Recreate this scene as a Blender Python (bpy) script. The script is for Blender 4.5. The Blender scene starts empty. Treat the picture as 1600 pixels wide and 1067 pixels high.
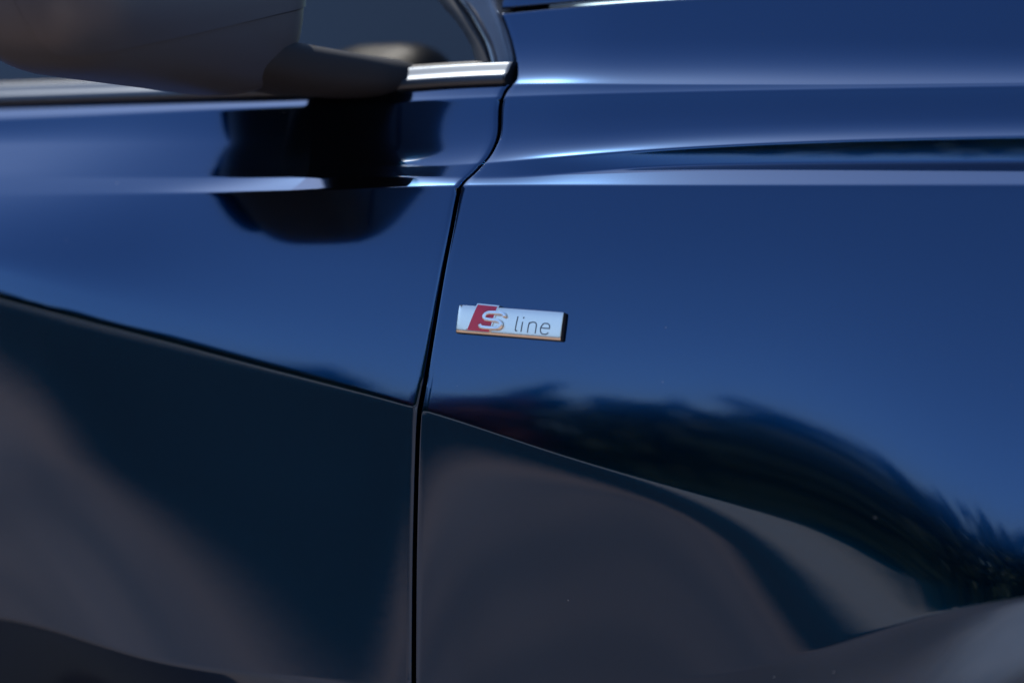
import bpy, math, random
import numpy as np
from mathutils import Vector

random.seed(7); np.random.seed(7)
R = math.radians
SC = bpy.context.scene
COL = SC.collection

# ------------------------------------------------------------------ camera
F_PX = 85.0 / 36.0 * 1600.0
YAW, PITCH = R(27.0), R(-3.68)
FWD = np.array([-math.sin(YAW) * math.cos(PITCH), math.cos(YAW) * math.cos(PITCH), math.sin(PITCH)])
RGT = np.array([math.cos(YAW), math.sin(YAW), 0.0])
UPV = np.cross(RGT, FWD)
BADGE = np.array([0.0, 0.0, 0.80])          # centre of the badge; ground is z = 0, car points to +x, outside is -y


def ray(px, py):
    d = FWD + RGT * ((px - 800.0) / F_PX) + UPV * (-(py - 533.5) / F_PX)
    return d / np.linalg.norm(d)


CAM = BADGE - 1.48 * ray(800, 505)
cam_d = bpy.data.cameras.new('camera')
cam = bpy.data.objects.new('camera', cam_d)
COL.objects.link(cam)
cam.location = CAM
cam.rotation_euler = Vector(FWD).to_track_quat('-Z', 'Y').to_euler()
cam_d.lens = 85.0
cam_d.sensor_width = 36.0
cam_d.clip_start = 0.05
cam_d.clip_end = 2000.0
cam_d.dof.use_dof = True
cam_d.dof.focus_distance = 1.48
cam_d.dof.aperture_fstop = 2.4
SC.camera = cam

# ------------------------------------------------------------------ daylight
SUN_EL, SUN_AZ = R(58.0), R(-53.0)        # azimuth from +y towards +x : behind the car, to the left
sun_dir = Vector((math.sin(SUN_AZ) * math.cos(SUN_EL), math.cos(SUN_AZ) * math.cos(SUN_EL), math.sin(SUN_EL)))
w = bpy.data.worlds.new('World')
SC.world = w
w.use_nodes = True
nt = w.node_tree
sky = nt.nodes.new('ShaderNodeTexSky')
sky.sky_type = 'NISHITA'
sky.sun_disc = False
sky.sun_elevation = SUN_EL
sky.sun_rotation = SUN_AZ
sky.air_density = 1.0
sky.dust_density = 0.35
sky.ozone_density = 5.0
nt.links.new(sky.outputs[0], nt.nodes['Background'].inputs[0])
nt.nodes['Background'].inputs[1].default_value = 0.15
sun_l = bpy.data.lights.new('sun', 'SUN')
sun_l.energy = 2.5
sun_l.angle = R(0.53)
sun_l.color = (1.0, 0.95, 0.87)
sun = bpy.data.objects.new('sun', sun_l)
COL.objects.link(sun)
sun.location = (-4, 6, 8)
sun.rotation_euler = (-sun_dir).to_track_quat('-Z', 'Y').to_euler()
SC.view_settings.view_transform = 'Standard'
SC.view_settings.look = 'None'
SC.view_settings.gamma = 1.0
SC.view_settings.exposure = 1.0
SC.view_settings.use_curve_mapping = False
SC.cycles.max_bounces = 10
SC.cycles.glossy_bounces = 6
SC.cycles.transparent_max_bounces = 12
SC.cycles.sample_clamp_indirect = 6.0
SC.cycles.use_denoising = True


# ------------------------------------------------------------------ materials
def principled(name, base, rough=0.5, metal=0.0, coat=0.0, coat_rough=0.03, ior=1.5, spec=0.5):
    m = bpy.data.materials.new(name)
    m.use_nodes = True
    b = m.node_tree.nodes['Principled BSDF']
    b.inputs['Base Color'].default_value = (*base, 1)
    b.inputs['Roughness'].default_value = rough
    b.inputs['Metallic'].default_value = metal
    b.inputs['IOR'].default_value = ior
    b.inputs['Specular IOR Level'].default_value = spec
    b.inputs['Coat Weight'].default_value = coat
    b.inputs['Coat Roughness'].default_value = coat_rough
    return m


def noise_bump(m, scale, strength, dist=0.001, detail=4, target='Normal'):
    n = m.node_tree
    tc = n.nodes.new('ShaderNodeTexCoord')
    t = n.nodes.new('ShaderNodeTexNoise')
    t.inputs['Scale'].default_value = scale
    t.inputs['Detail'].default_value = detail
    bp = n.nodes.new('ShaderNodeBump')
    bp.inputs['Strength'].default_value = strength
    bp.inputs['Distance'].default_value = dist
    n.links.new(tc.outputs['Object'], t.inputs['Vector'])
    n.links.new(t.outputs['Fac'], bp.inputs['Height'])
    n.links.new(bp.outputs['Normal'], n.nodes['Principled BSDF'].inputs[target])
    return t


def noise_color(m, scale, c0, c1, detail=5, lo=0.35, hi=0.65):
    n = m.node_tree
    tc = n.nodes.new('ShaderNodeTexCoord')
    t = n.nodes.new('ShaderNodeTexNoise')
    t.inputs['Scale'].default_value = scale
    t.inputs['Detail'].default_value = detail
    r = n.nodes.new('ShaderNodeValToRGB')
    r.color_ramp.elements[0].position = lo
    r.color_ramp.elements[1].position = hi
    r.color_ramp.elements[0].color = (*c0, 1)
    r.color_ramp.elements[1].color = (*c1, 1)
    n.links.new(tc.outputs['Object'], t.inputs['Vector'])
    n.links.new(t.outputs['Fac'], r.inputs['Fac'])
    n.links.new(r.outputs['Color'], n.nodes['Principled BSDF'].inputs['Base Color'])


M = {}
M['paint'] = principled('blue_metallic_paint', (0.0004, 0.036, 0.105), rough=0.12, metal=1.0, coat=1.0, coat_rough=0.012)
M['paint'].node_tree.nodes['Principled BSDF'].inputs['Coat IOR'].default_value = 1.57
noise_bump(M['paint'], 900.0, 0.015, 0.0002, 2)           # faint orange peel of the flake layer
noise_bump(M['paint'], 140.0, 0.02, 0.00025, 1, 'Coat Normal')
M['black'] = principled('black_plastic', (0.042, 0.046, 0.056), rough=0.45)
M['rubber'] = principled('black_rubber', (0.012, 0.012, 0.013), rough=0.55)
M['gap'] = principled('dark_gap', (0.012, 0.012, 0.013), rough=0.8)
M['alu'] = principled('satin_aluminium', (0.08, 0.094, 0.112), rough=0.42, metal=1.0)
M['chrome'] = principled('satin_chrome', (0.92, 0.84, 0.73), rough=0.26, metal=1.0)
M['letter_metal'] = principled('bright_letter_metal', (0.97, 0.95, 0.92), rough=0.34, metal=1.0)
M['arm'] = principled('matte_black_plastic', (0.018, 0.019, 0.022), rough=0.7, spec=0.15)
M['red'] = principled('red_enamel', (0.62, 0.02, 0.06), rough=0.4, coat=0.4)
M['letter'] = principled('engraving_shade', (0.02, 0.027, 0.045), rough=0.4, metal=0.0)  # dark of recessed grooves put into the colour; the strokes stand raised
M['pillar'] = principled('gloss_black', (0.045, 0.055, 0.075), rough=0.12, coat=1.0)
M['cabin'] = principled('cabin_plastic', (0.035, 0.035, 0.038), rough=0.6)
noise_bump(M['cabin'], 700, 0.3, 0.0005)
M['silver'] = principled('mirror_silver', (0.9, 0.9, 0.9), rough=0.02, metal=1.0)


def glass_mat():
    m = bpy.data.materials.new('tinted_glass')
    m.use_nodes = True
    n = m.node_tree
    n.nodes.clear()
    out = n.nodes.new('ShaderNodeOutputMaterial')
    fr = n.nodes.new('ShaderNodeFresnel'); fr.inputs['IOR'].default_value = 1.75
    tr = n.nodes.new('ShaderNodeBsdfTransparent'); tr.inputs['Color'].default_value = (0.52, 0.58, 0.56, 1)
    gl = n.nodes.new('ShaderNodeBsdfGlossy'); gl.inputs['Roughness'].default_value = 0.0
    mx = n.nodes.new('ShaderNodeMixShader')
    n.links.new(fr.outputs[0], mx.inputs[0])
    n.links.new(tr.outputs[0], mx.inputs[1])
    n.links.new(gl.outputs[0], mx.inputs[2])
    n.links.new(mx.outputs[0], out.inputs[0])
    return m


M['glass'] = glass_mat()
M['gravel'] = principled('pale_concrete', (0.32, 0.29, 0.25), rough=0.9)
noise_color(M['gravel'], 0.6, (0.17, 0.104, 0.070), (0.40, 0.248, 0.165), 8)
M['road'] = principled('dark_asphalt', (0.022, 0.02, 0.018), rough=1.0, spec=0.1)
noise_color(M['road'], 1.3, (0.016, 0.014, 0.013), (0.030, 0.026, 0.024), 6)
M['reflect_patch'] = principled('added_patch_pale', (0.42, 0.34, 0.24), rough=0.9)  # made-up pale patch of ground, only there to be mirrored in the fender
noise_color(M['reflect_patch'], 3.0, (0.66, 0.46, 0.32), (0.76, 0.55, 0.40), 8)


def fade_edge(m, radius):
    """fades the added patch out towards its rim, so its reflection ends softly"""
    n = m.node_tree
    tc = n.nodes.new('ShaderNodeTexCoord')
    ln = n.nodes.new('ShaderNodeVectorMath'); ln.operation = 'LENGTH'
    nz = n.nodes.new('ShaderNodeTexNoise'); nz.inputs['Scale'].default_value = 5.0; nz.inputs['Detail'].default_value = 6
    ad = n.nodes.new('ShaderNodeMath'); ad.operation = 'MULTIPLY_ADD'; ad.inputs[1].default_value = 0.25
    mr = n.nodes.new('ShaderNodeMapRange'); mr.inputs['From Min'].default_value = radius + 0.15; mr.inputs['From Max'].default_value = radius - 0.35
    mr.interpolation_type = 'SMOOTHSTEP'
    tr = n.nodes.new('ShaderNodeBsdfTransparent')
    mx = n.nodes.new('ShaderNodeMixShader')
    n.links.new(tc.outputs['Object'], ln.inputs[0]); n.links.new(tc.outputs['Object'], nz.inputs['Vector'])
    n.links.new(nz.outputs['Fac'], ad.inputs[0]); n.links.new(ln.outputs['Value'], ad.inputs[2])
    n.links.new(ad.outputs[0], mr.inputs['Value']); n.links.new(mr.outputs[0], mx.inputs[0])
    n.links.new(tr.outputs[0], mx.inputs[1]); n.links.new(n.nodes['Principled BSDF'].outputs[0], mx.inputs[2])
    n.links.new(mx.outputs[0], n.nodes['Material Output'].inputs[0])


fade_edge(M['reflect_patch'], 0.95)
M['field'] = principled('dry_grass', (0.36, 0.31, 0.22), rough=0.95)
noise_color(M['field'], 0.25, (0.30, 0.225, 0.155), (0.52, 0.405, 0.29), 8)


def dust_specks(m):
    """sparse fine dust grains lying on the clear coat"""
    n = m.node_tree
    b = n.nodes['Principled BSDF']
    tc = n.nodes.new('ShaderNodeTexCoord')
    vo = n.nodes.new('ShaderNodeTexVoronoi'); vo.inputs['Scale'].default_value = 55.0
    lt = n.nodes.new('ShaderNodeMath'); lt.operation = 'LESS_THAN'; lt.inputs[1].default_value = 0.020
    sp = n.nodes.new('ShaderNodeSeparateColor')
    gt = n.nodes.new('ShaderNodeMath'); gt.operation = 'GREATER_THAN'; gt.inputs[1].default_value = 0.62
    mu = n.nodes.new('ShaderNodeMath'); mu.operation = 'MULTIPLY'
    d = n.nodes.new('ShaderNodeBsdfDiffuse'); d.inputs['Color'].default_value = (0.34, 0.32, 0.29, 1)
    mx = n.nodes.new('ShaderNodeMixShader')
    n.links.new(tc.outputs['Object'], vo.inputs['Vector'])
    n.links.new(vo.outputs['Distance'], lt.inputs[0])
    n.links.new(vo.outputs['Color'], sp.inputs[0]); n.links.new(sp.outputs[0], gt.inputs[0])
    n.links.new(lt.outputs[0], mu.inputs[0]); n.links.new(gt.outputs[0], mu.inputs[1])
    n.links.new(mu.outputs[0], mx.inputs[0]); n.links.new(b.outputs[0], mx.inputs[1]); n.links.new(d.outputs[0], mx.inputs[2])
    n.links.new(mx.outputs[0], n.nodes['Material Output'].inputs[0])


dust_specks(M['paint'])
M['leaf'] = principled('tree_leaves', (0.03, 0.05, 0.02), rough=0.6)
M['copper'] = principled('copper_leaves', (0.17, 0.035, 0.032), rough=0.6)
M['bark'] = principled('bark', (0.08, 0.06, 0.045), rough=0.9)


# ------------------------------------------------------------------ mesh helpers
def mesh_obj(name, verts, faces, mat, parent=None, smooth=True):
    me = bpy.data.meshes.new(name)
    me.from_pydata(np.asarray(verts, float).tolist(), [], [tuple(f) for f in faces])
    me.materials.append(mat)
    if smooth:
        me.polygons.foreach_set('use_smooth', [True] * len(me.polygons))
    me.update()
    o = bpy.data.objects.new(name, me)
    COL.objects.link(o)
    if parent is not None:
        o.parent = parent
    return o


def grid_faces(nr, nc, off=0, flip=False, wrap=False):
    f = []
    for j in range(nr - 1):
        for i in range(nc if wrap else nc - 1):
            a = off + j * nc + i; b = off + j * nc + (i + 1) % nc
            c = off + (j + 1) * nc + (i + 1) % nc; d = off + (j + 1) * nc + i
            f.append((a, d, c, b) if flip else (a, b, c, d))
    return f


def spline(xs, ys, x):
    """monotone cubic (pchip), linear beyond the ends"""
    xs = np.asarray(xs, float); ys = np.asarray(ys, float); x = np.asarray(x, float)
    h = np.diff(xs); d = np.diff(ys) / h
    m = np.zeros_like(ys)
    if len(xs) == 2:
        m[:] = d[0]
    else:
        for k in range(1, len(xs) - 1):
            if d[k - 1] * d[k] > 0:
                w1 = 2 * h[k] + h[k - 1]; w2 = h[k] + 2 * h[k - 1]
                m[k] = (w1 + w2) / (w1 / d[k - 1] + w2 / d[k])
        m[0] = d[0]; m[-1] = d[-1]
    i = np.clip(np.searchsorted(xs, x) - 1, 0, len(xs) - 2)
    t = (x - xs[i]) / h[i]
    tc = np.clip(t, 0, 1)
    v = ((2 * tc**3 - 3 * tc**2 + 1) * ys[i] + (tc**3 - 2 * tc**2 + tc) * h[i] * m[i]
         + (-2 * tc**3 + 3 * tc**2) * ys[i + 1] + (tc**3 - tc**2) * h[i] * m[i + 1])
    return v + np.where(t < 0, (x - xs[0]) * m[0] * (i == 0), 0) + np.where(t > 1, (x - xs[-1]) * m[-1], 0)


def smooth_x(a, sig):
    n = int(sig * 4) | 1
    k = np.exp(-0.5 * ((np.arange(n) - n // 2) / sig) ** 2); k /= k.sum()
    p = n // 2
    # extend linearly so the ends keep their slope
    lo = a[0] - (a[1] - a[0]) * np.arange(p, 0, -1); hi = a[-1] + (a[-1] - a[-2]) * np.arange(1, p + 1)
    return np.convolve(np.concatenate([lo, a, hi]), k, 'valid')


def at_depth(px, py, y):
    """the point of the line of sight through (px, py) at car depth y"""
    d = ray(px, py)
    return CAM + d * ((y - CAM[1]) / d[1])


# ------------------------------------------------------------------ body side as one sculpted surface
# Each key is a line along the body: where it runs and how far the sheet metal leans back there (degrees).
KEYS = [
    # name, line [(px,py)...], lean [(px,deg)...], rows to the next key
    ('top',  [(-300, -90), (800, -90), (1800, -110)], [(-300, 34), (1800, 34)], 12),
    ('A0',   [(-300, 55), (600, 35), (780, 10), (860, 3), (930, -3), (1100, -13), (1800, -41)], [(-300, 24), (1800, 24)], 3),
    ('A1',   [(-300, 68), (600, 48), (780, 24), (860, 17), (930, 11), (1100, 1), (1800, -27)], [(-300, 22), (1800, 22)], 20),
    ('B0',   [(-300, 130), (480, 90), (800, 62), (1200, 60), (1800, 70)], [(-300, 30), (1800, 29)], 20),
    ('B1',   [(-300, 174), (0, 162), (480, 148), (800, 130), (1060, 131), (1400, 131), (1800, 127)], [(-300, 48), (800, 52.5), (1100, 56), (1800, 60)], 3),
    ('B2',   [(-300, 178), (0, 166), (480, 152), (800, 134), (1060, 134), (1400, 132.5), (1800, 128)], [(-300, 53), (480, 52), (760, 41), (1100, 43), (1300, 49), (1800, 53)], 8),
    ('C1',   [(-300, 196), (0, 184), (480, 164), (640, 157), (800, 150), (1060, 143), (1400, 137), (1800, 131)], [(-300, 53), (480, 52), (760, 47), (1100, 48), (1300, 50), (1800, 53)], 6),
    ('C2',   [(-300, 202), (0, 190), (480, 169), (640, 162), (800, 155), (1060, 148), (1400, 142), (1800, 136)], [(-300, 25), (480, 22), (800, 18), (1800, 18)], 14),
    ('D0',   [(-300, 240), (0, 226), (480, 222), (700, 220), (800, 215), (1060, 198), (1400, 185), (1800, 178)], [(-300, 48), (0, 48), (350, 37), (560, 32), (800, 36), (1800, 34)], 18),
    ('D1',   [(-300, 270), (0, 262), (480, 258), (700, 258), (800, 251), (1060, 230), (1300, 219), (1600, 212), (1800, 209)], [(-300, 48), (0, 48), (300, 39), (560, 44), (700, 47.5), (800, 52.5), (1000, 56), (1800, 60)], 4),
    ('D2',   [(-300, 273), (0, 265), (480, 261), (700, 261), (800, 254), (1060, 233), (1300, 222), (1600, 215), (1800, 212)], [(-300, 48), (0, 48), (300, 39), (560, 42), (720, 42), (860, 14), (960, 4), (1200, 2), (1800, 2.2)], 10),
    ('E1',   [(-300, 282), (0, 276), (480, 275), (700, 275), (800, 276), (900, 266), (1060, 257), (1300, 253), (1800, 250)], [(-300, 47), (0, 47), (300, 39), (560, 43), (720, 41), (860, 28), (1000, 12), (1200, 7), (1800, 6)], 4),
    ('E2',   [(-300, 286), (0, 280), (480, 279), (700, 279), (800, 281), (900, 270), (1060, 260), (1300, 256), (1800, 253)], [(-300, 47), (0, 46), (300, 46), (500, 58), (600, 57), (720, 48), (1000, 54.5), (1800, 60)], 10),
    ('F1',   [(-300, 306), (0, 302), (300, 300), (560, 293), (720, 289), (1000, 288.5), (1800, 288)], [(-300, 45), (0, 45), (200, 45), (320, 55), (500, 61), (600, 60), (760, 51.5), (1000, 55.5), (1800, 61)], 5),
    ('F2',   [(-300, 312), (0, 308), (300, 305), (560, 298), (720, 294), (1000, 293), (1800, 292)], [(-300, 44), (0, 43), (150, 38), (320, 27), (560, 24), (800, 22), (1800, 20)], 14),
    ('H1',   [(-300, 380), (0, 385), (700, 430), (1200, 450), (1600, 480), (1800, 500)], [(-300, 30), (0, 29), (250, 20), (450, 15.5), (700, 14), (1200, 14), (1600, 16), (1800, 16)], 18),
    ('G0',   [(-300, 345), (0, 425), (400, 530), (660, 600), (900, 632), (1240, 700), (1430, 785), (1600, 872), (1800, 865)], [(-300, 11), (0, 11), (400, 10), (660, 8.8), (900, 7.2), (1100, 6.9), (1240, 7.2), (1430, 8.3), (1600, 9.4), (1800, 10)], 16),
    ('G1',   [(-300, 372), (0, 453), (400, 560), (660, 634), (900, 716), (1100, 772), (1240, 812), (1350, 850), (1430, 915), (1600, 916), (1800, 880)], [(-300, 10), (0, 10), (400, 8.8), (620, 8.0), (720, 5.6), (900, 4.2), (1100, 4.4), (1240, 4.2), (1350, 4.4), (1430, 4.8), (1600, 6.7), (1800, 7.5)], 4),
    ('G2',   [(-300, 390), (0, 470), (400, 575), (660, 642), (900, 721), (1100, 777), (1240, 817), (1350, 856), (1430, 922), (1600, 920), (1800, 884)], [(-300, -1.5), (0, -1.2), (400, -0.3), (660, 0.1), (900, 0.8), (1100, 2.6), (1240, 3.4), (1350, 3.9), (1430, 4.5), (1600, 6.5), (1800, 7.2)], 14),
    ('L1',   [(-300, 640), (0, 700), (400, 740), (660, 750), (900, 775), (1000, 790), (1100, 830), (1170, 865), (1240, 905), (1350, 930), (1430, 945), (1600, 924), (1800, 888)], [(-300, -1.2), (0, -0.8), (150, 0.4), (300, 1.3), (500, 1.5), (620, 1.4), (700, -0.6), (1000, -0.9), (1100, 0.3), (1170, 1.5), (1240, 2.9), (1350, 3.8), (1430, 4.5), (1600, 6.4), (1800, 7)], 16),
    ('L2',   [(-300, 935), (0, 955), (300, 1035), (660, 1060), (900, 1060), (1100, 1045), (1240, 1015), (1350, 985), (1430, 956), (1600, 928), (1800, 892)], [(-300, -5), (0, -4.5), (150, -0.5), (300, 2.7), (500, 3.9), (620, 3.8), (720, -0.6), (1000, -1.5), (1100, -0.6), (1170, 1.0), (1240, 2.7), (1350, 3.8), (1430, 4.4), (1600, 6.2), (1800, 7)], 4),
    ('N1',   [(-300, 941), (0, 961), (300, 1041), (660, 1066), (900, 1066), (1100, 1055), (1240, 1026), (1350, 993), (1430, 962), (1600, 932), (1800, 896)], [(-300, -6), (0, -5.5), (150, -1), (300, 2.3), (500, 3.9), (620, 3.8), (720, -0.6), (1000, -1.5), (1100, -0.6), (1170, 1.0), (1240, 2.6), (1350, 3.6), (1430, 4.0), (1600, 5.8), (1800, 6.5)], 4),
    ('N2',   [(-300, 948), (0, 968), (300, 1048), (660, 1073), (900, 1073), (1100, 1062), (1240, 1033), (1350, 999), (1430, 968), (1600, 938), (1800, 902)], [(-300, -42), (0, -42), (300, -34), (500, 3.5), (620, 3.8), (720, -0.8), (1000, -2), (1240, -1.5), (1430, -2), (1600, -3.5), (1800, -4)], 10),
    ('P',    [(-300, 1100), (600, 1130), (1200, 1180), (1300, 1150), (1430, 1085), (1520, 1020), (1600, 960), (1800, 915)], [(-300, -46), (0, -46), (300, -40), (600, -2), (1200, -4), (1430, -5), (1600, -6), (1800, -7)], 12),
    ('Q',    [(-300, 1170), (600, 1190), (1200, 1240), (1300, 1215), (1430, 1150), (1520, 1085), (1600, 1025), (1800, 980)], [(-300, -46), (0, -46), (300, -42), (600, -3), (1200, -6), (1430, -7), (1600, -8), (1800, -9)], 6),
    ('bot',  [(-300, 1330), (600, 1330), (1300, 1290), (1600, 1060), (1800, 1010)], [(-300, -18), (0, -18), (600, -6), (1200, -8), (1430, -12), (1800, -14)], 2),
]
KN = [k[0] for k in KEYS]
GX = np.linspace(-1.14, 0.66, 721)                       # 2.5 mm columns
NK = len(KEYS)


def plan_F(x):
    """depth of the shoulder edge along the car: the flank curves in towards the front"""
    q = np.linspace(-0.9, 0.9, 721)
    sl = 0.05 - 0.04 / (1 + np.exp((q + 0.42) / 0.05)) + 0.52 * 0.03 * np.log1p(np.exp((q + 0.06) / 0.03))
    y = np.cumsum(sl) * (q[1] - q[0])
    y -= np.interp(0.0, q, y)
    return 0.008 + np.interp(x, q, y)


kd = np.zeros((NK, len(GX)))                              # depth of each key at each column
iF = KN.index('F1')
ROWS = []                                                # (key index, fraction)
for k in range(NK - 1):
    for j in range(KEYS[k][3]):
        ROWS.append((k, j / KEYS[k][3]))
ROWS.append((NK - 2, 1.0))
ROWS = np.array(ROWS)
for it in range(8):
    kz = np.zeros((NK, len(GX))); kt = np.zeros((NK, len(GX)))
    for k, (nm, yp, tp, _) in enumerate(KEYS):
        def to_x(px, py):
            x = 0.0
            for _i in range(4):
                p = at_depth(px, py, np.interp(x, GX, kd[k]))
                x = p[0]
            return p
        pts = [to_x(a, b) for a, b in yp]
        kz[k] = smooth_x(spline([p[0] for p in pts], [p[2] for p in pts], np.maximum(GX, -0.62)), 10)
        yy = spline([a for a, b in yp], [b for a, b in yp], [a for a, b in tp])
        tx = [to_x(a, b)[0] for (a, _b), b in zip(tp, yy)]
        kt[k] = smooth_x(spline(tx, [b for a, b in tp], np.maximum(GX, -0.62)), 10)
    for k in range(1, NK):
        kz[k] = np.minimum(kz[k], kz[k - 1] - 0.0004)
    rk = ROWS[:, 0].astype(int); rf = ROWS[:, 1][:, None]
    TZ = kz[rk] * (1 - rf) + kz[rk + 1] * rf
    TT = kt[rk] * (1 - rf) + kt[rk + 1] * rf
    tn = np.tan(np.radians(TT))
    step = -(TZ[1:] - TZ[:-1]) * 0.5 * (tn[1:] + tn[:-1])   # going down moves outwards (-y)
    TY = np.vstack([np.zeros(len(GX)), -np.cumsum(step, axis=0)])
    rF = int(np.where((rk == iF) & (ROWS[:, 1] == 0))[0][0])
    TY = TY - TY[rF] + plan_F(GX)
    for k in range(NK - 1):
        r = int(np.where((rk == k) & (ROWS[:, 1] == 0))[0][0])
        kd[k] = TY[r]
    kd[NK - 1] = TY[-1]
NR = len(ROWS)


def row_of(name):
    k = KN.index(name)
    if k == NK - 1:
        return NR - 1
    return int(np.where((rk == k) & (ROWS[:, 1] == 0))[0][0])


def surf(x, r):
    """point of the body surface at car position x on row r"""
    return np.array([x, np.interp(x, GX, TY[r]), np.interp(x, GX, TZ[r])])


def proj(p):
    v = np.asarray(p) - CAM
    d = v @ FWD
    return 800 + F_PX * (v @ RGT) / d, 533.5 - F_PX * (v @ UPV) / d


# the shut line between door and fender, followed down the surface
GAPLINE = [(745, -90), (770, 0), (787, 40), (798, 75), (803, 100), (801, 122), (786, 147), (780, 170), (779, 205), (767, 238),
           (742, 268), (718, 292), (706, 350), (692, 420), (676, 515), (662, 600), (653, 655), (649, 760), (646, 900), (645, 1067), (645, 1330)]
gx_ = np.array([g[0] for g in GAPLINE], float); gy_ = np.array([g[1] for g in GAPLINE], float)
GAPX = np.zeros(NR)
for r in range(NR):
    lo, hi = -0.5, 0.4
    def f(x):
        a, b = proj(surf(x, r))
        return a - spline(gy_, gx_, [b])[0]
    for _i in range(40):
        mid = 0.5 * (lo + hi)
        if f(mid) > 0: hi = mid
        else: lo = mid
    GAPX[r] = 0.5 * (lo + hi)
GAPX = smooth_x(GAPX, 1.6)


def surf_at_pixel(px, py):
    """body surface point on the line of sight"""
    best = None
    x = 0.0; r = NR // 2
    for _i in range(30):
        rr = np.array([proj(surf(x, q))[1] for q in range(0, NR, 1)]) if _i % 3 == 0 else rr
        r = int(np.argmin(np.abs(rr - py)))
        p = surf(x, r); e = px - proj(p)[0]
        x += e / 2550.0 / 0.95
    return surf(x, r), r


def normal_at(x, r):
    a = surf(x + 0.003, r) - surf(x - 0.003, r)
    b = surf(x, min(r + 1, NR - 1)) - surf(x, max(r - 1, 0))
    n = np.cross(a, b); n /= np.linalg.norm(n)
    return n if n[1] < 0 else -n


def panel(name, r0, r1, x_in, x_out, ncol, mat, parent, fl_side=None, fl_top=False, fl_bot=False, side_rad=0.0020):
    """sheet of body surface between rows r0..r1; x_in/x_out give the column range per row;
    edges named in fl_* are hemmed: rolled over and turned into the car"""
    rows = list(range(r0, r1 + 1))
    V = []
    for r in rows:
        xs = np.linspace(x_in[r], x_out[r], ncol)
        V.append(np.stack([xs, np.interp(xs, GX, TY[r]), np.interp(xs, GX, TZ[r])], 1))
    V = np.array(V)                                       # rows, cols, 3
    def hem(edge, inner, rad=0.0020):
        # edge: (n,3) boundary, inner: direction away from the sheet (unit, per vertex), along the sheet
        out = []
        for a in (0.2, 0.4, 0.6, 0.8, 1.0):
            t = a * math.pi / 2
            out.append(edge + inner * (rad * math.sin(t)) + np.array([0, 1, 0]) * (rad * (1 - math.cos(t))))
        out.append(out[-1] + np.array([0, 0.0012, 0]))
        out.append(out[-1] + np.array([0, 0.0125, 0]))
        return out
    if fl_side is not None:
        e = V[:, 0] if fl_side == 'lo' else V[:, -1]
        d = np.tile(np.array([-1.0 if fl_side == 'lo' else 1.0, 0, 0]), (len(e), 1))
        tz = np.gradient(e, axis=0); tz /= np.linalg.norm(tz, axis=1)[:, None]
        d = d - (np.sum(d * tz, 1))[:, None] * tz
        d /= np.linalg.norm(d, axis=1)[:, None]
        ex = hem(e, d, side_rad)
        if fl_side == 'lo':
            V = np.concatenate([np.stack(ex[::-1], 1), V], 1)
        else:
            V = np.concatenate([V, np.stack(ex, 1)], 1)
    if fl_top:
        e = V[0]; d = V[0] - V[1]; d /= np.linalg.norm(d, axis=1)[:, None]
        V = np.concatenate([np.stack(hem(e, d)[::-1], 0), V], 0)
    if fl_bot:
        e = V[-1]; d = V[-1] - V[-2]; d /= np.linalg.norm(d, axis=1)[:, None]
        V = np.concatenate([V, np.stack(hem(e, d), 0)], 0)
    nr, nc = V.shape[:2]
    return mesh_obj(name, V.reshape(-1, 3), grid_faces(nr, nc, flip=True), mat, parent)


def tube(path, rad, n=8, closed=False):
    path = np.asarray(path, float)
    V = []; m = len(path)
    for i in range(m):
        t = path[(i + 1) % m if closed else min(i + 1, m - 1)] - path[i - 1 if (i or closed) else 0]
        t /= np.linalg.norm(t)
        a = np.cross(t, [0.3, 0.2, 0.93]); a /= np.linalg.norm(a); b = np.cross(t, a)
        rr = rad[i] if hasattr(rad, '__len__') else rad
        for k in range(n):
            an = 2 * math.pi * k / n
            V.append(path[i] + rr * (math.cos(an) * a + math.sin(an) * b))
    return V, grid_faces(m, n, wrap=True)


# ------------------------------------------------------------------ ground
ground = mesh_obj('ground', [(-400, -400, 0), (400, -400, 0), (400, 400, 0), (-400, 400, 0)], [(0, 1, 2, 3)], M['gravel'], smooth=False)
ground['kind'] = 'structure'
road = mesh_obj('road', [(-400, -11.0, 0.004), (400, -11.0, 0.004), (400, -5.9, 0.004), (-400, -5.9, 0.004)], [(0, 1, 2, 3)], M['road'], smooth=False)
road['kind'] = 'structure'
field = mesh_obj('field', [(-400, -90.0, 0.004), (400, -90.0, 0.004), (400, -11.1, 0.004), (-400, -11.1, 0.004)], [(0, 1, 2, 3)], M['field'], smooth=False)
field['kind'] = 'structure'
reflect_patch = mesh_obj('added_pale_patch', [(-1.2, -1.2, 0), (1.2, -1.2, 0), (1.2, 1.2, 0), (-1.2, 1.2, 0)], [(0, 1, 2, 3)], M['reflect_patch'], smooth=False)  # unseen patch added to give a pale reflection low on the fender
reflect_patch.location = (1.05, -1.55, 0.004)
reflect_patch['kind'] = 'structure'


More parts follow.
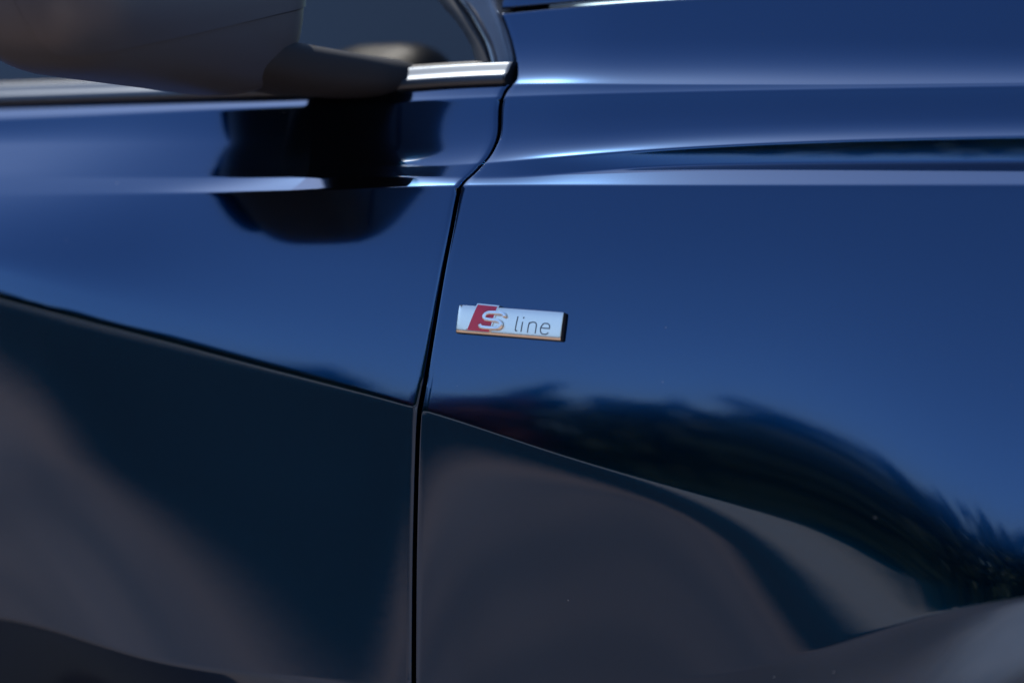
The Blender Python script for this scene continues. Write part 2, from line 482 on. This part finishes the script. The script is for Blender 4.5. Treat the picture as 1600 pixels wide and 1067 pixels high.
# ------------------------------------------------------------------ tree belt (seen only as a reflection in the flank)
def tree_belt():
    rng = np.random.default_rng(3)
    VS, MS, TV, TF = [], [], [], []

    def leafball(c, rx, rz, n, mat, lo=0.26, hi=0.52):
        d = rng.normal(size=(n, 3)); d /= np.linalg.norm(d, axis=1)[:, None]
        p = c + d * np.array([rx, rx, rz]) * rng.uniform(0.5, 1.0, (n, 1))
        a = rng.normal(size=(n, 3)); a /= np.linalg.norm(a, axis=1)[:, None]
        b = np.cross(a, d); b /= np.linalg.norm(b, axis=1)[:, None] + 1e-6
        s_ = rng.uniform(lo, hi, (n, 1))
        VS.append(np.stack([p - a * s_, p + b * s_ * 0.7, p + a * s_, p - b * s_ * 0.7], 1)); MS.extend([mat] * n)

    for t in range(108):
        ang = R(-86 + t * 1.63 + rng.uniform(-0.9, 0.9))      # around the camera side of the place
        dist = rng.uniform(42, 58)
        c = np.array([math.sin(ang) * dist, -math.cos(ang) * dist, 0])
        h = rng.uniform(8.0, 10.6) * dist / 50.0
        mat = 1 if 40 <= t <= 43 else 0
        tv, tf = tube([c, c + [0, 0, h * 0.5], c + [0.1, 0, h * 0.8]], [0.22, 0.16, 0.05], 6)
        k = sum(len(q) for q in TV); TV.append(np.array(tv)); TF.extend([tuple(q + k for q in f_) for f_ in tf])
        for q in range(8):                                    # undergrowth closes the foot of the belt
            aa = ang + R(rng.uniform(-1.1, 1.1))
            leafball(np.array([math.sin(aa) * dist, -math.cos(aa) * dist, rng.uniform(0.2, 5.6)]), 1.5, 1.2, 60, mat)
        for q in range(16):                                   # body of the crown
            leafball(c + np.array([rng.uniform(-1.1, 1.1), rng.uniform(-1.1, 1.1), h * rng.uniform(0.1, 0.80)]), rng.uniform(0.9, 1.6), rng.uniform(0.8, 1.3), 75, mat)
        for q in range(16):                                   # loose twigs and leaf clumps along its top
            leafball(c + np.array([rng.uniform(-1.4, 1.4), rng.uniform(-1.2, 1.2), h * rng.uniform(0.72, 1.04)]), rng.uniform(0.35, 0.75), rng.uniform(0.3, 0.7), 48, mat, 0.14, 0.30)
    LV = np.concatenate(VS).reshape(-1, 3)
    nl = len(LV)
    V = np.concatenate([LV] + TV)
    Fc = np.arange(nl).reshape(-1, 4).tolist() + [tuple(q + nl for q in f_) for f_ in TF]
    o = mesh_obj('tree_belt', V, Fc, M['leaf'], smooth=False)
    o.data.materials.append(M['copper']); o.data.materials.append(M['bark'])
    o.data.polygons.foreach_set('material_index', MS + [2] * len(TF))
    o['kind'] = 'stuff'
    o['label'] = 'row of dark leafy trees mirrored in the fender paint'
    o['category'] = 'trees'
    return o


tree_belt()

# ------------------------------------------------------------------ the car
car = bpy.data.objects.new('car', None)
COL.objects.link(car)
car['label'] = 'glossy dark blue car seen close at front door and fender'
car['category'] = 'car'

HG = 0.0010                                              # half of the shut-line width (before the rolled hem)
rA0, rA1, rB2 = row_of('A0'), row_of('A1'), row_of('B2')
xl = np.full(NR, GX[0] + 0.01); xr = np.full(NR, GX[-1] - 0.01)
gl = GAPX - HG - 0.0034; gr = GAPX + HG + 0.0020
fender = panel('fender', rA1, NR - 1, gr, xr, 200, M['paint'], car, fl_side='lo', fl_top=True)
door = panel('door', rB2, NR - 1, xl, gl, 300, M['paint'], car, fl_side='hi', fl_top=True, side_rad=0.0034)
bonnet = panel('bonnet', 0, rA0, np.full(NR, surf(GAPX[rA0], rA0)[0] + 0.006), xr, 60, M['paint'], car, fl_bot=True, fl_side='lo')

# dark wall behind the shut lines
V = []
rr_ = list(range(0, NR, 3)) + [NR - 1]
for r in rr_:
    for dx in (-0.03, 0.0, 0.03):
        p = surf(GAPX[r] + dx, r)
        V.append((p[0], p[1] + 0.0145, p[2]))
mesh_obj('shut_line_seal', V, grid_faces(len(rr_), 3), M['gap'], car)

# bonnet carried on across the car, and the closed body behind the sheet metal
V = []
xs = np.linspace(0.0, GX[-1] - 0.01, 24)
xs[0] = surf(GAPX[rA0], rA0)[0] + 0.006
prof = [(0.0, 0.0)]
for k in range(30):
    t = 50 + 36 * min(1.0, k / 9.0)
    dy = 0.006 if k < 6 else 0.06
    prof.append((prof[-1][0] + dy, prof[-1][1] + dy / math.tan(R(t))))
for dy, dz in prof:
    for x in xs:
        p = surf(x, 0)
        V.append((x, p[1] + dy + 0.0005, p[2] + dz))
mesh_obj('bonnet_top', V, grid_faces(len(prof), len(xs)), M['paint'], bonnet)


def box(x0, x1, y0, y1, z0, z1):
    v = [(x, y, z) for z in (z0, z1) for y in (y0, y1) for x in (x0, x1)]
    return v, [(0, 2, 3, 1), (4, 5, 7, 6), (0, 1, 5, 4), (2, 6, 7, 3), (0, 4, 6, 2), (1, 3, 7, 5)]


def rbox(c, h, n=3.5, nu=28, nv=14):
    """rounded box (superellipsoid)"""
    V = []
    sg = lambda a: math.copysign(abs(a) ** (2.0 / n), a)
    for j in range(nv + 1):
        ph = -math.pi / 2 + math.pi * j / nv
        for i in range(nu):
            th = 2 * math.pi * i / nu
            V.append((c[0] + h[0] * sg(math.cos(ph)) * sg(math.cos(th)), c[1] + h[1] * sg(math.cos(ph)) * sg(math.sin(th)), c[2] + h[2] * sg(math.sin(ph))))
    return V, grid_faces(nv + 1, nu, wrap=True)


v, f = box(-2.3, 0.60, 0.125, 1.70, 0.22, 0.86)
mesh_obj('body_shell', v, f, M['cabin'], car, smooth=False)
v, f = box(-2.3, -0.62, 0.32, 1.40, 1.42, 1.45)
mesh_obj('roof', v, f, M['paint'], car, smooth=False)
v, f = box(-2.4, -2.3, 0.2, 1.6, 0.8, 1.40)
mesh_obj('rear_bulkhead', v, f, M['cabin'], car, smooth=False)
v, f = box(-1.15, -1.0, 1.42, 1.50, 0.86, 1.42)
mesh_obj('centre_pillar', v, f, M['cabin'], car, smooth=False)
v, f = rbox((0.12, 0.85, 0.84), (0.30, 0.66, 0.09), 4)
mesh_obj('dashboard', v, f, M['cabin'], car)
for yc in (0.47, 1.18):
    v, f = rbox((-0.86 + (0.14 if yc > 1 else 0), yc, 0.98), (0.14, 0.26, 0.30), 3.5)
    s = mesh_obj('seat_backrest', v, f, M['cabin'], car)
    v, f = rbox((-0.90 + (0.14 if yc > 1 else 0), yc, 1.33), (0.05, 0.13, 0.09), 3)
    mesh_obj('headrest', v, f, M['cabin'], s)

# ------------------------------------------------------------------ window trim, glass and front pillar of the door
rB1 = row_of('B2')
tx = np.concatenate([np.linspace(GX[0] + 0.012, GAPX[rB1] - 0.012, 90), np.linspace(GAPX[rB1] - 0.010, GAPX[rB1] - 0.0016, 4)])
# profile from the door's edge upwards: (distance inwards, distance up)
TP = [(0.010, 0.0003), (0.001, 0.0003), (-0.0010, 0.0012), (-0.0018, 0.0030), (-0.0016, 0.0060), (-0.0008, 0.0076), (0.0012, 0.0084), (0.0035, 0.0109), (0.0058, 0.0134), (0.0070, 0.0147), (0.0080, 0.0155), (0.0200, 0.0157)]
V = []
for dy, dz in TP:
    for x in tx:
        p = surf(x, rB1)
        V.append((x, p[1] + dy + 0.001, p[2] + dz))
n = len(tx)
faces = grid_faces(len(TP), n)
faces.append(tuple(j * n + n - 1 for j in range(len(TP))))
trim = mesh_obj('window_trim', V, faces, M['alu'], door)


def trim_top(x):
    p = surf(x, rB1)
    return np.array([x, p[1] + 0.019, p[2] + 0.0150])


LEAN = math.tan(R(27.0))


def glass_pt(px, py, off=0.0):
    """point of the side glass plane on a line of sight, off = how far it stands proud"""
    t0 = trim_top(-0.1)
    d = ray(px, py)
    # plane y = y0 + LEAN*(z-z0) - off
    k = (t0[1] - off - CAM[1] + LEAN * (CAM[2] - t0[2])) / (d[1] - LEAN * d[2])
    return CAM + d * k


SEAL_L = [(648, -60), (684, 0), (706, 25), (722, 47), (736, 72), (744, 100)]
SEAL_R = [(680, -60), (714, 0), (732, 25), (745, 47), (758, 72), (766, 100)]
yy = np.linspace(-60, 100, 30)
sl = spline([b for a, b in SEAL_L], [a for a, b in SEAL_L], yy)
sr = spline([b for a, b in SEAL_R], [a for a, b in SEAL_R], yy)
gp = spline(gy_, gx_, yy) - 7.0


def strip(name, left, right, off, bulge, mat, parent, ncol=9, lip=0.006):
    """ribbon on the glass plane between two edges, domed and turned in at both edges"""
    V = []
    for y, a, b in zip(yy, left, right):
        row = []
        for i in range(ncol):
            t = i / (ncol - 1)
            row.append(glass_pt(a + (b - a) * t, y, off + bulge * (1 - (2 * t - 1) ** 2)))
        V.append([row[0] + np.array([0, lip, 0])] + row + [row[-1] + np.array([0, lip, 0])])
    V = np.array(V)
    return mesh_obj(name, V.reshape(-1, 3), grid_faces(V.shape[0], V.shape[1], flip=True), mat, parent)


strip('window_seal', sl, sr, 0.0035, 0.0015, M['rubber'], door)
strip('pillar_trim', sr + 1.0, gp, 0.006, 0.0030, M['pillar'], door, lip=0.03)
# flat rubber lip along the foot of the glass
V = []
lx = np.linspace(GX[0] + 0.012, trim_top(-0.1)[0] + 0.045, 60)
for dy, dz in ((-0.006, -0.002), (-0.006, 0.0012), (-0.002, 0.0026), (0.004, 0.0028)):
    for x in lx:
        p = trim_top(x); V.append((x, p[1] + dy, p[2] + dz))
mesh_obj('window_lip', V, grid_faces(4, len(lx)), M['rubber'], door)
# side glass
V = []
gz = np.concatenate([np.linspace(-0.02, 0.062, 9), [0.1, 0.2, 0.3, 0.47]])
g0 = trim_top(-0.1)
for s_ in (0.0, 0.004):
    for k, dz in enumerate(gz):
        z = g0[2] + dz
        y = g0[1] + LEAN * dz + s_
        # front edge follows the seal
        pe = glass_pt(*(lambda q: (np.interp(q, [b for a, b in SEAL_L], [a for a, b in SEAL_L]) + 34, q))(np.interp(dz, [0, 0.062], [100, -60])))
        xe = pe[0] if dz < 0.062 else pe[0] - (dz - 0.062) * 1.55
        for x in np.linspace(-1.0, xe, 8):
            V.append((x, y, z))
nv = len(gz) * 8
faces = grid_faces(len(gz), 8) + grid_faces(len(gz), 8, off=nv, flip=True)
mesh_obj('window_glass', V, faces, M['glass'], door, smooth=False)

# ------------------------------------------------------------------ door mirror
SEN = 3.0


def head_section(t):
    """centre x, centre z, half depth, half height of the mirror head; t runs outboard"""
    end = 1.0 if t < 0.72 else max(0.0, 1 - ((t - 0.72) / 0.28) ** 2.6) ** (1 / 2.6)
    inn = 1.0 if t > 0.16 else max(0.0, 1 - ((0.16 - t) / 0.16) ** 2.4) ** (1 / 2.4)
    s = max(0.0, min(end, inn))
    a = (0.062 - 0.010 * t) * (0.002 + 0.998 * s ** 0.85)
    b = (0.080 - 0.008 * t) * (0.002 + 0.998 * s ** 0.85)
    xc = -0.205 - 0.020 * t
    zc = 1.020 + 0.004 * t
    return xc, zc, a, b


def se(th, n=SEN):
    c, s = math.cos(th), math.sin(th)
    return math.copysign(abs(c) ** (2 / n), c), math.copysign(abs(s) ** (2 / n), s)


def mirror_piece(name, upper, mat, parent, grow):
    V = []; m = 40; ts = np.concatenate([np.linspace(0, 0.16, 9)[:-1], np.linspace(0.16, 0.72, 18)[:-1], 0.72 + 0.28 * np.sin(np.linspace(0, math.pi / 2, 16))])
    for t in ts:
        xc, zc, a, b = head_section(t)
        y = 0.022 - 0.232 * t
        zs = 0.957 + (y + 0.187) * 0.215
        vv = max(-0.97, min(0.97, (zs - zc) / b))
        th0 = math.copysign(math.asin(abs(vv) ** (SEN / 2)), vv)
        rng = np.linspace(th0, math.pi - th0, m) if upper else np.linspace(th0 - 0.012, -math.pi - th0 + 0.012, m)
        for th in rng:
            u, v = se(th)
            V.append((xc + (a + grow) * u, y, zc + (b + grow) * v))
    return mesh_obj(name, V, grid_faces(len(ts), m, flip=upper), mat, parent)


mirror = bpy.data.objects.new('door_mirror', None)
COL.objects.link(mirror)
mirror.parent = car
M['cap'] = principled('mirror_cap_black', (0.040, 0.044, 0.055), rough=0.4)
mirror_piece('lower_housing', False, M['black'], mirror, 0.0)
mirror_piece('mirror_cap', True, M['cap'], mirror, 0.0012)
V = []
for k in range(40):
    u, v_ = se(2 * math.pi * k / 40, 3.5)
    V.append((-0.274, -0.092 + 0.088 * u, 1.022 + 0.062 * v_))
mesh_obj('mirror_glass', V, [tuple(range(40))], M['silver'], mirror, smooth=False)
# arm and foot: carried from the head down to the shoulder of the door
AP = [((-0.205, -0.075, 0.985), 0.022, 0.010), ((-0.196, -0.035, 0.970), 0.030, 0.015), ((-0.170, 0.008, 0.959), 0.036, 0.016),
      ((-0.145, 0.040, 0.955), 0.037, 0.014), ((-0.142, 0.065, 0.954), 0.038, 0.014), ((-0.143, 0.085, 0.951), 0.040, 0.015), ((-0.145, 0.100, 0.948), 0.042, 0.015)]
V = []
tt = np.linspace(0, len(AP) - 1, 31)
for t in tt:
    q = [spline(range(len(AP)), [g(p) for p in AP], [t])[0] for g in (lambda p: p[0][0], lambda p: p[0][1], lambda p: p[0][2], lambda p: p[1], lambda p: p[2])]
    for k in range(36):
        u, v_ = se(2 * math.pi * k / 36, 2.8)
        V.append((q[0] + q[3] * u, q[1], q[2] + q[4] * v_))
mesh_obj('mirror_arm', V, grid_faces(len(tt), 36, wrap=True, flip=True), M['arm'], mirror)

# ------------------------------------------------------------------ badge on the fender
pL, rL = surf_at_pixel(716, 497); pR, rR = surf_at_pixel(882.5, 512.5)
BC = 0.5 * (pL + pR)
BX = pR - pL; BLEN = np.linalg.norm(BX); BX /= BLEN
pc, rc = surf_at_pixel(801, 505)
BN = normal_at(pc[0], rc); BN -= (BN @ BX) * BX; BN /= np.linalg.norm(BN)
BZ = np.cross(BX, BN); BZ = BZ if BZ[2] > 0 else -BZ
BC = BC + ((pc - BC) @ BN) * BN + 0.0006 * BN
HB = 0.0086; SAG = 0.0017; EDGE = 0.0022


def arc(v):
    """height of the domed face above the paint"""
    q = min(1.0, abs(v) / HB)
    return EDGE + SAG * (1 - 0.16 * q ** 2 - (0.84 * q ** 16 if v < 0 else 0.25 * q ** 6))


def BP(u, v, h):
    return BC + BX * u + BZ * v + BN * h


def badge_uv(px, py, h=0.003):
    d = ray(px, py)
    k = ((BC + BN * h - CAM) @ BN) / (d @ BN)
    p = CAM + d * k - BC
    return p @ BX, p @ BZ


badge = bpy.data.objects.new('badge', None)
COL.objects.link(badge)
badge.parent = car
badge['label'] = 'silver badge with red slanted field and raised lettering on the fender'
hl = BLEN / 2
# black body
V = []; vs = np.linspace(-HB, HB, 25)
for u in (-hl + 0.0030, hl):
    for v_ in vs:
        V.append(BP(u, v_ * 1.0, arc(v_) - 0.0005))
    for v_ in vs[::-1]:
        V.append(BP(u, v_, -0.0010))
n = 50
faces = [(k, (k + 1) % n, n + (k + 1) % n, n + k) for k in range(n)] + [tuple(range(n))[::-1], tuple(range(n, 2 * n))]
mesh_obj('badge_base', V, faces, M['gap'], badge, smooth=False)
# silver face: domed shell with small rolled edges
us = [-hl + 0.0002, -hl + 0.0007, -hl + 0.0018, -hl + 0.0036] + list(np.linspace(-hl + 0.006, hl - 0.0022, 12)) + [hl - 0.0010, hl - 0.0006, hl - 0.0004, hl - 0.0004]
dh = [-0.0030, -0.0012, -0.00036, 0.0] + [0.0] * 12 + [0.0, -0.00008, -0.0003, -0.0006]
vv = [(-HB, -0.0012), (-HB, -0.0004)] + [(v_, 0.0) for v_ in np.sin(np.linspace(-1.4, 1.4, 40)) * HB] + [(HB, -0.0004), (HB, -0.0012)]
V = []
for u, d_ in zip(us, dh):
    for v_, e_ in vv:
        V.append(BP(u, v_, arc(v_) + d_ + e_))
mesh_obj('badge_face', V, grid_faces(len(us), len(vv)), M['chrome'], badge)


def arc2(v):
    return arc(max(-HB * 0.98, min(HB * 0.98, v))) - max(0.0, abs(v) - HB * 0.98) * 0.35


# slanted emblem
quad = [badge_uv(*q, h=0.0045) for q in ((745, 473.5), (779.5, 477), (765, 521), (727, 517.5))]


def slab(name, q, h0, h1, mat, shrink=0.0):
    q = np.array(q); c = q.mean(0)
    N = 10; top = []
    for j in range(N + 1):
        for i in range(N + 1):
            a = q[0] + (q[1] - q[0]) * i / N; b = q[3] + (q[2] - q[3]) * i / N
            top.append(a + (b - a) * j / N)
    V = [BP(p[0], p[1], arc2(p[1]) + h1) for p in top]
    per = [i for i in range(N + 1)] + [(j + 1) * (N + 1) - 1 for j in range(1, N + 1)] + [N * (N + 1) + i for i in range(N - 1, -1, -1)] + [j * (N + 1) for j in range(N - 1, 0, -1)]
    F_ = grid_faces(N + 1, N + 1)
    b0 = len(V)
    for k in per:
        p = top[k]; V.append(BP(p[0] + (p[0] - c[0]) * 0.004, p[1] + (p[1] - c[1]) * 0.004, h0 if h0 < 0 else arc2(p[1]) + h0))
    m = len(per)
    for k in range(m):
        F_.append((per[k], per[(k + 1) % m], b0 + (k + 1) % m, b0 + k))
    return mesh_obj(name, V, F_, mat, badge, smooth=False)


slab('emblem_frame', quad, -0.0010, 0.0008, M['chrome'])
q = np.array(quad)
ex = (q[1] - q[0]) / np.linalg.norm(q[1] - q[0]); ez = (q[3] - q[0]) / np.linalg.norm(q[3] - q[0])
b_ = 0.00085
inner = [q[0] + ex * b_ + ez * b_, q[1] - ex * b_ + ez * b_, q[2] - ex * b_ - ez * b_, q[3] + ex * b_ - ez * b_]
slab('red_field', inner, 0.0004, 0.00095, M['red'])


def smooth_path(pts, n=6):
    pts = np.array(pts, float)
    s = np.arange(len(pts)); t = np.linspace(0, len(pts) - 1, (len(pts) - 1) * n + 1)
    out = np.stack([spline(s, pts[:, 0], t), spline(s, pts[:, 1], t)], 1)
    return out


def stroke(name, zoom_pts, half, h0, hh, mat, smooth_it=True, round_=True):
    """a raised pen stroke over the badge face; points in badge picture units"""
    uv = np.array([badge_uv(700 + a / 8.0, 465 + b / 8.0, h=0.0042) for a, b in zoom_pts])
    if smooth_it:
        uv = smooth_path(uv)
    V = []; m = len(uv)
    prof = [(-1.0, -0.5), (-0.98, 0.6), (-0.88, 0.9), (-0.6, 1.0), (0.6, 1.0), (0.88, 0.9), (0.98, 0.6), (1.0, -0.5)]
    P2 = [uv[0]] + list(uv) + [uv[-1]]
    tan0 = uv[1] - uv[0]; tan0 /= np.linalg.norm(tan0); tan1 = uv[-1] - uv[-2]; tan1 /= np.linalg.norm(tan1)
    P2[0] = uv[0] - tan0 * half * 0.45; P2[-1] = uv[-1] + tan1 * half * 0.45
    P2 = np.array(P2)
    for i in range(len(P2)):
        t = P2[min(i + 1, len(P2) - 1)] - P2[max(i - 1, 0)]; t /= np.linalg.norm(t)
        nn = np.array([-t[1], t[0]])
        s = 0.62 if i in (0, len(P2) - 1) else 1.0
        for a, b in prof:
            p = P2[i] + nn * a * half * s
            V.append(BP(p[0], p[1], arc2(P2[i][1]) + h0 + hh * b * (s if b > 0 else 1)))
    F_ = grid_faces(len(P2), len(prof)) + [tuple(range(len(prof)))[::-1], tuple(range((len(P2) - 1) * len(prof), len(P2) * len(prof)))]
    return mesh_obj(name, V, F_, mat, badge)


stroke('letter_s', [(716, 240), (708, 216), (670, 200), (600, 195), (530, 193), (482, 210), (464, 243), (482, 272), (540, 283), (610, 290), (655, 308), (668, 342), (645, 376), (595, 388), (530, 384), (450, 376), (418, 366), (410, 342)],
       0.00115, 0.0013, 0.0014, M['letter_metal'])
LH, L0, LD = 0.00034, 0.00005, 0.00012
stroke('letter_l', [(872, 236), (855, 315), (842, 380), (839, 402), (848, 414), (860, 413)], LH, L0, LD, M['letter'])
i_ = stroke('letter_i', [(931, 302), (920, 362), (909, 424)], LH, L0, LD, M['letter'], smooth_it=False)
stroke('letter_i_dot', [(946, 244), (943, 258)], LH * 1.15, L0, LD, M['letter'], smooth_it=False)
stroke('letter_n', [(990, 432), (1000, 372), (1010, 332), (1034, 311), (1068, 305), (1096, 318), (1103, 345), (1096, 390), (1086, 444)], LH, L0, LD, M['letter'])
stroke('letter_n_stem', [(1014, 310), (1002, 370), (990, 432)], LH * 0.9, L0 - 0.00002, LD, M['letter'], smooth_it=False)
stroke('letter_e', [(1160, 377), (1215, 382), (1267, 386), (1268, 352), (1242, 324), (1207, 321), (1174, 345), (1154, 388), (1156, 428), (1182, 455), (1218, 458), (1250, 438)], LH, L0, LD, M['letter'])
